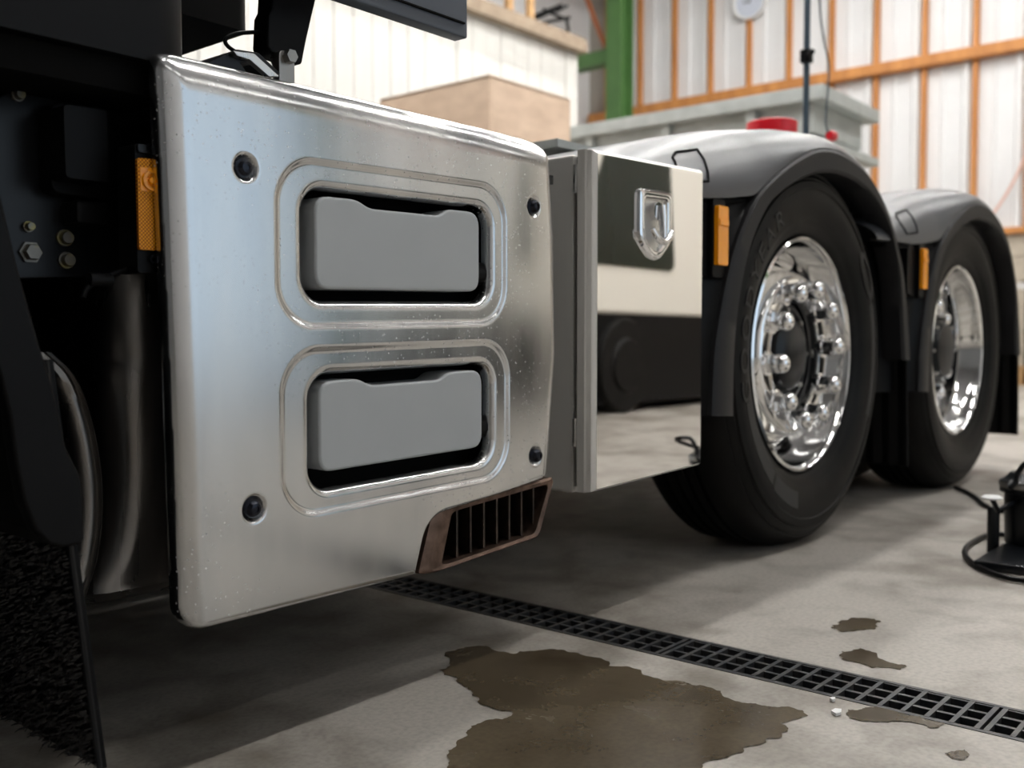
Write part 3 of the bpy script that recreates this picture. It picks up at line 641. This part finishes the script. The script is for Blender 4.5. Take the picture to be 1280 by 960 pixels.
# --- front corner: inner plate, control module, bolts, marker lamp -------------------------------------------------
yp = .15
pl = [at(a, b, y=yp)[[0, 2]] for a, b in ((66, 63), (205, 92), (215, 330), (150, 345), (-30, 350), (-30, 130), (52, 100))]
plate = part(MB().prism([tuple(p) for p in pl], yp, yp+.012), 'inner_plate', M_BLACKP, bevel=.002)
part(MB().tube([at(67, 64, y=yp-.003), at(204, 93, y=yp-.003)], .0025, 8), 'plate_edge', M_STEEL2, plate, smooth=40)
mo = [at(a, b, y=.085)[[0, 2]] for a, b in ((79, 129), (135, 137), (137, 229), (82, 222))]
part(MB().prism(rounded([tuple(p) for p in mo], .006, 3), .085, .15), 'control_module', M_BLACK, plate, bevel=.003, label='black plastic control module')
mo2 = [at(a, b, y=.12)[[0, 2]] for a, b in ((64, 126), (140, 134), (142, 252), (64, 240))]
part(MB().prism(rounded([tuple(p) for p in mo2], .012, 3), .12, .155), 'module_backing', M_BLACK, plate, bevel=.003)
for a, b, r in ((41, 315, .0125), (84, 297, .0095), (86, 325, .0095), (25, 118, .007), (38, 283, .006)):
    p = at(a, b, y=.142); part(MB().lathe([(.0001, -.008), (r*.7, -.008), (r*.78, -.006), (r*.8, 0), (r*1.05, 0), (r*1.08, .02)], 6 if r > .012 else 14, c=(p[0], .146, p[2])), 'flange_bolt', M_BOLTD, plate)
part(MB().box(at(85, 250, y=.13)[0], at(132, 250, y=.13)[0], .11, .16, at(100, 282, y=.13)[2], at(100, 252, y=.13)[2]), 'sensor_block', M_BLACK, plate, bevel=.006)
# marker lamp at the panel's leading edge
lq = lambda pxs, y: [tuple(at(a, b, y=y)[[0, 2]]) for a, b in pxs]
ho = part(MB().prism(rounded(lq(((168, 178), (206, 184), (212, 340), (172, 342)), .035), .006, 3), .035, .075), 'marker_lamp', M_BLACK, bevel=.003, label='black lamp housing with amber lens')
part(MB().prism(rounded(lq(((172, 179), (204, 184), (205, 195), (173, 190)), .031), .003, 3), .031, .04), 'lamp_cap', M_BLACKP, ho, bevel=.002)
part(MB().prism(rounded(lq(((171.5, 197), (206, 200), (209, 314), (174, 312)), .029), .003, 3), .029, .034), 'lamp_lens', M_AMBER, ho, bevel=.002)
part(MB().prism(rounded(lq(((175, 208), (205, 211), (206.5, 240), (176, 239)), .0282), .003, 3), .0282, .032), 'lens_window', M_AMBERC, ho, bevel=.001)
p = at(190, 226, y=.0275); part(MB().lathe([(.0115, .0005), (.0115, -.002), (.0085, -.002), (.0085, .0)], 24, c=p), 'reflector_ring', M_AMBERC, ho, smooth=35)
part(MB().lathe([(.0001, -.003), (.004, -.002), (.0045, .001)], 16, c=p), 'bulb', M_AMBERC, ho, smooth=50)
for a, b in ((189, 185), (192, 324)):
    p = at(a, b, y=.0305); part(MB().lathe([(.0022, .001), (.0024, -.0008), (.0048, -.0012), (.0055, .002)], 16, c=p), 'lamp_screw', M_SCREW, ho, smooth=40)
part(MB().tube(smooth_curve([at(a, b, y=.06) for a, b in ((172, 330), (160, 336), (140, 343), (120, 352), (108, 362), (104, 372))], 20), .0032, 8), 'lamp_lead', M_BLACK, ho, smooth=40)
part(MB().lathe([(.0001, -.016), (.008, -.014), (.008, .012), (.0001, .016)], 12, 'x', c=at(126, 350, y=.06)), 'lead_plug', M_BLACK, ho, smooth=40)

# --- stainless silencer drum -------------------------------------------------
DY, DZ_, DR = .365, .395, .19
dm = MB(); x0, x1 = .655, 1.20
dm.lathe([(.0001, x0-.012), (DR*.80, x0-.012), (DR*.90, x0), (DR*.93, x0+.02), (DR*.93, x1), (DR*.85, x1+.03), (.0001, x1+.04)], 64, 'x', c=(0, DY, DZ_))
drum = part(dm, 'silencer', M_STEEL3, smooth=32, label='brushed stainless silencer drum')
part(MB().lathe([(DR*.92, .648), (DR*1.0, .650), (DR*1.01, .654), (DR*1.01, .664), (DR*.93, .668)], 64, 'x', c=(0, DY, DZ_)), 'end_flange', M_STEEL3, drum, smooth=32)
hs = [at(a, b, y=.105) for a, b in ((62, 440), (92, 470), (112, 520), (124, 580), (127, 640), (120, 700), (106, 745))]
hs = smooth_curve(hs, 26); wv = np.array([-.030, 0, -.004])
hb = MB(); hb.grid([[(q[0]+a_, b_, q[2]) for q in hs] for a_, b_ in ((-.040, .17), (-.034, .132), (-.026, .114), (-.016, .1055), (-.008, .105), (-.003, .1085), (0, .104), (.003, .108), (.004, .16))])
part(hb, 'heat_shield_rim', M_STEEL3, drum, smooth=40)
cs = smooth_curve([at(a, b, y=.13) for a, b in ((186, 335), (186, 420), (188, 450), (184, 480), (186, 600), (172, 690), (140, 742))], 30)
hc = MB(); hc.grid([[(q[0]-.050, .24, q[2]) for q in cs], [(q[0]-.044, .185, q[2]) for q in cs], [(q[0]-.026, .148, q[2]) for q in cs], [(q[0], .135, q[2]) for q in cs], [(max(q[0]+.03, .74), .130, q[2]) for q in cs], [(1.05, .130, q[2]-.004) for q in cs]])
bt = cs[-1]; hc.grid([[(bt[0]-.05, .24, bt[2]), (bt[0]-.026, .148, bt[2]), (bt[0], .135, bt[2]), (.74, .130, bt[2]), (1.05, .130, bt[2]-.004)], [(bt[0]-.04, .28, bt[2]-.012), (bt[0]-.02, .18, bt[2]-.016), (bt[0], .165, bt[2]-.018), (.74, .16, bt[2]-.018), (1.05, .16, bt[2]-.02)], [(bt[0]-.03, .55, bt[2]-.02), (bt[0]-.02, .55, bt[2]-.022), (bt[0], .55, bt[2]-.022), (.74, .55, bt[2]-.022), (1.05, .55, bt[2]-.024)]])
part(hc, 'heat_shield', M_STEEL3, drum, smooth=50)
part(MB().box(.62, 1.3, .16, .62, .205, .225), 'shield_floor', M_DARK, drum)

# --- front wheel arch: plastic edge, spray-suppressing flap -------------------------------------------------
lip = [(-60, 40), (-20, 160), (2, 245), (22, 330), (50, 430), (66, 480), (84, 560), (100, 592), (104, 604), (106, 676), (98, 681), (80, 685), (62, 681), (44, 662), (30, 628), (20, 580), (12, 520), (0, 470), (-30, 380), (-70, 280)]
arch = part(MB().prism(lq(lip, -.012), -.012, .010), 'arch_edge', M_BLACK, bevel=.004, segs=3, label='black moulded wheel arch edge')
part(MB().grid([[(x-.002, y, z) for x, z in lq(lip[10:], 0)] for y in (.0, .55)]), 'arch_liner', M_DARK, arch)
zt, zb = .50, .055; xt, xb = .478, .528
fl_ = MB(); fl_.add([(xt, .006, zt), (xt, .60, zt), (xb, .60, zb), (xb, .006, zb), (xt+.006, .006, zt), (xt+.006, .60, zt), (xb+.006, .60, zb), (xb+.006, .006, zb)], [(0, 1, 2, 3), (7, 6, 5, 4), (0, 3, 7, 4), (2, 1, 5, 6), (3, 2, 6, 7), (1, 0, 4, 5)])
flap = part(fl_, 'spray_flap', M_BLACK, label='black spray-suppressing mud flap')
def blades(n):
    t = rng.random(n); y = rng.random(n)*.55+.010; z = zt+(zb-zt)*t; x = xt+(xb-xt)*t-.001
    L_ = rng.uniform(.010, .018, n); an = rng.normal(0, .45, n); wd = rng.uniform(.0007, .0012, n)
    V = []; Fc = []
    for i in range(n):
        dy, dz = math.cos(an[i])*.75, math.sin(an[i])*.6-.35; s = -1 if rng.random() < .5 else 1
        p = np.array([x[i], y[i], z[i]]); pts = [p, p+np.array([-.006, s*dy*L_[i]*.4, dz*L_[i]*.3]), p+np.array([-.0085, s*dy*L_[i], dz*L_[i]])]
        o = len(V)
        for q, k in zip(pts, (1, 1, .4)): V += [q+np.array([0, 0, wd[i]*k]), q-np.array([0, 0, wd[i]*k])]
        Fc += [(o, o+2, o+3, o+1), (o+2, o+4, o+5, o+3)]
    return MB().add(V, Fc)
M_BRISTLE = mat('bristle_plastic', (.013, .013, .016), .28)
br_ = part(blades(9000), 'bristles', M_BRISTLE, flap); br_['kind'] = 'stuff'
part(MB().tube([(xt-.003, .004, zt), (xb-.003, .004, zb)], .0035, 8), 'flap_edge', M_BLACKP, flap, smooth=40)

# ------------------------------------------------------------------ things around the truck
# red tub on the catwalk
zt_ = at(965, 153, y=.72)[2]; p = at(965, 158, y=.72)
rt = MB().lathe([(.0001, 0), (.075, 0), (.082, (zt_-.98)*.8), (.094, (zt_-.98)*.82), (.096, zt_-.98-.004), (.09, zt_-.98), (.0001, zt_-.98)], 40, 'z')
tag(rt.build('red_tub', M_RED, smooth=35, loc=(p[0], .72, .98)), 'round red plastic tub behind the crown of the fender', 'tub')

# tall plywood crate on the far side
cz = at(612, 93, y=3.0)[2]; c0 = at(612, 100, y=3.0)[0]; c1 = at(713, 110, y=3.0)[0]; cy = at(475, 122, x=c0)[1]
crate = empty('plywood_crate', (c0, 3.0, 0)); tag(crate, 'tall plain plywood crate standing beyond the truck', 'crate')
W_, D_ = c1-c0, cy-3.0
for i, (a, b) in enumerate(((0, .5), (.5, 1))):
    MB().box(.02, W_-.02, 0, .018, .1+(cz-.1)*a, .1+(cz-.1)*b-.004).build('side_sheet', M_PLY, crate, bevel=.002)
    MB().box(0, .018, 0, D_, .1+(cz-.1)*a, .1+(cz-.1)*b-.004).build('end_sheet', M_PLY, crate, bevel=.002)
MB().box(W_-.018, W_, .0, D_, .1, cz).build('end_sheet', M_PLY, crate, bevel=.002); MB().box(0.02, W_-.02, D_-.018, D_, .1, cz).build('side_sheet', M_PLY, crate, bevel=.002)
MB().box(0, W_, 0, D_, cz-.018, cz+.002).build('lid', M_PLY, crate, bevel=.002)
for x in (.02, W_/2-.04, W_-.1): MB().box(x, x+.08, .02, D_-.02, 0, .1).build('runner', M_TIMBER, crate)

# galvanised platform / trough rack behind the truck
gx = 6.5; k0 = at(1029, 104, x=gx); gy = k0[1]; gz = k0[2]; gxe = at(1100, 134, y=gy)[0]
rk = empty('galvanised_rack', (gx, gy, 0)); tag(rk, 'galvanised steel trough rack with projecting rim behind the truck', 'rack')
Lr = at(700, 160, x=gx)[1]-gy+1.2; Dr = gxe-gx
rh = at(1029, 104, x=gx)[2]-at(1029, 122, x=gx)[2]; bh = at(1020, 104, x=gx)[2]-at(1020, 152, x=gx)[2]
MB().box(0, Dr, 0, Lr, gz-rh, gz).build('rim', M_GALV, rk, bevel=.006)
MB().box(.09, Dr-.09, .10, Lr-.1, gz-bh-.04, gz-rh+.005).build('trough', M_GALV, rk, bevel=.006)
for y in (.55, 1.25, 1.95, 2.65): MB().box(.04, .095, y-.035, y+.035, gz-bh-.05, gz-rh).build('upright_rib', M_GALV, rk, bevel=.004)
for x in (.14, Dr-.22):
    for y in (.2, Lr-.3): MB().box(x, x+.08, y, y+.08, 0, gz-bh-.03).build('leg', M_DARK, rk)
zs = at(1090, 195, y=gy)[2]
MB().box(.05, Dr, .0, Lr, zs-.06, zs).build('shelf', M_GALV, rk, bevel=.006)

# green steel column with bracket and brace
cp = at(775, 60, x=12.2); wdt = 30*np.linalg.norm(cp-CAM)/F/2
colm = empty('steel_column', (12.2, cp[1], 0)); tag(colm, 'green painted steel column near the back wall', 'column')
cm_ = MB(); hwid = wdt*.72
cm_.box(-.17, -.15, -hwid, hwid, 0, HC-.02).box(.13, .15, -hwid, hwid, 0, HC-.02).box(-.15, .13, -.012, .012, 0, HC-.02); cm_.build('column_shaft', M_GREEN, colm)
zb_ = at(745, 76, x=12.2)[2]
MB().box(-.12, .12, hwid+.0, hwid+.75, zb_-.10, zb_+.10).build('bracket', M_GREEN, colm)
b0 = at(757, 60, x=12.1)-np.array([12.2, cp[1], 0]); b1 = at(731, -8, x=12.1)-np.array([12.2, cp[1], 0])
MB().tube([b0, b1, b1+(b1-b0)*1.5], .035, 6).build('brace', mat('rust_paint', (.30, .09, .03), .6), colm)
for x in (7.38,):
    c_ = MB(); c_.box(-.15, .15, 0, .02, 0, HC-.02).box(-.15, .15, .26, .28, 0, HC-.02).box(-.01, .01, .02, .26, 0, HC-.02)
    tag(c_.build('steel_column', M_GREEN, loc=(x, YR+.01, 0)), 'green painted steel column beside the open shutter door', 'column')

# things stored on the partition deck
def deck_pt(px, py): return at(px, py, y=YP+.15)
tp = deck_pt(630, 10); zd = ptop+.05
fr_ = empty('timber_frame', (tp[0], YP+.15, zd)); tag(fr_, 'open sawn timber frame lying on the partition deck', 'frame')
xa, xb_ = deck_pt(592, 10)[0]-tp[0]-1.2, deck_pt(664, 15)[0]-tp[0]
MB().box(xa, xb_-.25, -.03, .03, 0, .08).build('rail', M_TIMBER, fr_); MB().box(xa, xb_, -.03, .03, .38, .46).build('rail', M_TIMBER, fr_)
for x in (xa+.3, (xa+xb_)/2, xb_-.4, xb_-.06): MB().box(x, x+.08, -.03, .03, 0, .5).build('upright', M_TIMBER, fr_)
MB().box(xa, xb_, .7, .76, 0, .08).build('rail', M_TIMBER, fr_); MB().box(xa, xa+.08, .03, .7, 0, .08).build('rail', M_TIMBER, fr_)
mp_ = deck_pt(690, 32); sr = empty('scrap_stand', (mp_[0], YP+.2, zd)); tag(sr, 'dark metal stand left on the partition deck', 'stand')
def dpt(px, py, y=YP+.2): return at(px, py, y=y)-np.array([mp_[0], YP+.2, zd])
for q in (((662, 22), (702, 6)), ((664, 26), (700, 10)), ((672, 30), (712, 22)), ((680, 12), (706, 24)), ((708, 22), (711, 42)), ((696, 14), (709, 7))):
    MB().tube([dpt(*q[0]), dpt(*q[1])], .018, 6).build('bar', M_DARK, sr)
MB().box(dpt(664, 28)[0], dpt(712, 28)[0], -.1, .1, 0.0, .05).build('foot', M_DARK, sr)

# wall clock
ck = at(937, 2, x=XB-.12); rc = 20*np.linalg.norm(ck-CAM)/F
clk = empty('wall_clock', (XB-.12, ck[1], ck[2])); tag(clk, 'round white wall clock hung over a timber batten', 'clock')
MB().lathe([(.0001, -.0), (rc*.86, -.0), (rc*.9, -.02), (rc, -.03), (rc, .03)], 40, 'x').build('clock_case', M_WHITE, clk, smooth=35)
MB().lathe([(.0001, -.004), (rc*.85, -.004)], 40, 'x').build('clock_face', mat('clock_face', (.62, .66, .76), .3), clk)
MB().box(-.012, -.008, -.008, .008, -.02, rc*.6).build('hand', M_DARK, clk); MB().box(-.012, -.008, -.012, rc*.4, -.008, .008).build('hand', M_DARK, clk)

# faded hose looped on the back wall
hp = smooth_curve([at(a, b, x=XB-.16) for a, b in ((1238, 272), (1248, 258), (1262, 236), (1276, 208), (1290, 170), (1296, 130))], 26)
tag(MB().tube(hp, .018, 8).build('wall_hose', M_PINK, smooth=40), 'thin faded pink hose hanging on the white cladding', 'hose')

# black pump on the floor at the right, with its cable
pb = at(1258, 706, z=0); pump = empty('pump', (pb[0], pb[1], 0)); tag(pump, 'black motor pump standing on the concrete floor', 'pump')
PX = lambda px, py, x: at(px, py, x=x)
u_ = np.array([_R[0], _R[1], 0]); 
def pl_(px, py): return at(px, py, z=0)-np.array([pb[0], pb[1], 0])
base = MB().box(-.10, .20, -.30, .045, 0, .022); base.build('base_plate', M_BLACKP, pump, bevel=.005)
mc = at(1295, 690, z=0)-np.array([pb[0], pb[1], 0]); k_ = np.linalg.norm(at(1295, 690, z=0)-CAM)/F
MB().lathe([(.0001, .022), (.070, .022), (.073, .10), (.073, .145), (.084, .148), (.084, .175), (.074, .180), (.060, .195), (.0001, .197)], 32, 'z', c=(mc[0], mc[1], 0)).build('motor', M_BLACKP, pump, smooth=35)
MB().lathe([(.0855, .160), (.0865, .164), (.0865, .169), (.0855, .173)], 32, 'z', c=(mc[0], mc[1], 0)).build('lid_band', M_BOLT, pump, smooth=35)
cy_ = at(1241, 690, z=0)-np.array([pb[0], pb[1], 0])
MB().lathe([(.0001, .0), (.014, .0), (.014, .108), (.011, .112), (.0001, .112)], 20, 'z', c=(cy_[0], cy_[1], 0)).build('lever_socket', M_BLACKP, pump, smooth=35)
wt = at(1240, 622, x=pb[0]+.02)-np.array([pb[0], pb[1], 0])
MB().lathe([(.0001, -.004), (.022, -.003), (.024, 0), (.018, .005), (.0001, .006)], 20, 'z', c=(wt[0], wt[1], wt[2])).build('valve_cap', M_WHITE, pump, smooth=40)
MB().tube([(wt[0], wt[1], wt[2]-.002), (wt[0]+.01, wt[1]-.01, wt[2]-.03), (mc[0]-.05, mc[1]+.03, .13)], .006, 8).build('valve_pipe', M_BLACKP, pump, smooth=40)
hz = smooth_curve([(mc[0]-.06, mc[1]+.045, .175), at(1262, 610, x=pb[0]+.05)-np.array([pb[0], pb[1], 0]), at(1270, 602, x=pb[0]+.05)-np.array([pb[0], pb[1], 0]), at(1272, 592, x=pb[0]+.05)-np.array([pb[0], pb[1], 0]), at(1285, 578, x=pb[0]+.05)-np.array([pb[0], pb[1], 0]), at(1310, 585, x=pb[0]+.05)-np.array([pb[0], pb[1], 0]), (mc[0]+.08, mc[1]-.06, .17)], 30)
MB().tube(hz, .006, 8).build('pump_hose', M_BLACKP, pump, smooth=40)
cpts = [(1300, 668), (1268, 668), (1240, 668), (1222, 674), (1208, 684), (1207, 694), (1216, 704), (1232, 713), (1255, 721), (1280, 726), (1320, 730)]
cq = smooth_curve([at(a, b, z=.008) for a, b in cpts], 40)-np.array([pb[0], pb[1], 0])
MB().tube(cq, .0065, 8).build('power_cable', M_BLACK, pump, smooth=40)
cq = smooth_curve([at(a, b, z=.008) for a, b in ((1194, 609), (1206, 614), (1220, 622), (1230, 631), (1244, 637), (1262, 640))], 24)
tag(MB().tube(cq, .007, 8).build('air_hose', M_BLACK, smooth=40), 'black air hose running from the rear tyre towards the pump', 'hose')

# trolley with wheels and a pallet against the block wall
tq = at(1262, 466, z=0); xq = min(12.6, tq[0]); q = lambda a, b: at(a, b, x=xq)
yr_ = q(1250, 400)[1]; 
pal = empty('pallet', (xq, yr_, 0)); tag(pal, 'low timber pallet by the block wall', 'pallet')
zp = max(.14, q(1270, 458)[2])
for k in range(5): MB().box(.0+k*.2, .15+k*.2, -1.2, -.15, zp-.03, zp).build('plank', M_TIMBER, pal)
for y in (-1.15, -.7, -.25): MB().box(0, .95, y, y+.09, 0, zp-.03).build('bearer', M_TIMBER, pal)
tr = empty('trolley', (xq+.1, yr_-.5, zp)); tag(tr, 'trolley with black tyres and a white tray on the pallet', 'trolley')
zz = lambda py: q(1272, py)[2]-zp
for zc_ in (zz(433), zz(395)):
    MB().lathe([(.06, -.07), (.16, -.07), (.2, -.05), (.21, 0), (.2, .05), (.16, .07), (.06, .07), (.06, -.07)], 28, 'y', c=(.2, -.10 if zc_ < 1 and zc_ == zz(433) else -.25, max(.21, zc_))).build('wheel', M_RUBBER, tr, smooth=35)
MB().box(0, .6, -.7, .35, zz(360), zz(353)).build('tray', M_WHITE, tr, bevel=.004)
MB().box(-.02, .62, -.72, .30, zz(353), zz(350)).build('tray_edge', M_RUST, tr)
MB().box(.05, .4, -.6, -.08, zz(350), zz(345)).build('bin', mat('pale_blue_bin', (.45, .62, .75), .4), tr, bevel=.004)
for x in (.04, .56):
    for y in (-.66, .25): MB().tube([(x, y, 0), (x, y, zz(360))], .02, 8).build('post', M_DARK, tr)

# pale van parked in the next bay; it is seen in the polished box and the rims
van = empty('van', (5.0, -2.95, 0)); tag(van, 'cream panel van with dark windows in the next bay', 'van')
VL = 5.2
MB().prism(rounded([(0, .70), (VL, .70), (VL, 2.25), (3.2, 2.3), (.9, 2.2), (.15, 1.25)], [.08, .05, .15, .3, .3, .15], 5), -1.9, 0).build('body', M_PAINTCREAM, van, bevel=.05, segs=3)
MB().box(.05, VL-.05, -1.88, -.02, .06, .71).build('sill', M_BLACK, van, bevel=.02)
MB().prism(rounded([(.30, 1.04), (1.62, 1.04), (1.52, 2.10), (.85, 2.10)], .08, 4), -.01, .012).build('side_window', M_GLASSD, van)
for x in (.95, 4.1):
    wl_ = MB().lathe([(.0001, .02), (.18, .02), (.2, .0), (.32, .0), (.34, -.03), (.34, -.18), (.0001, -.18)], 32, 'y', c=(x, .03, .34)).build('wheel', M_RUBBER, van, smooth=35)
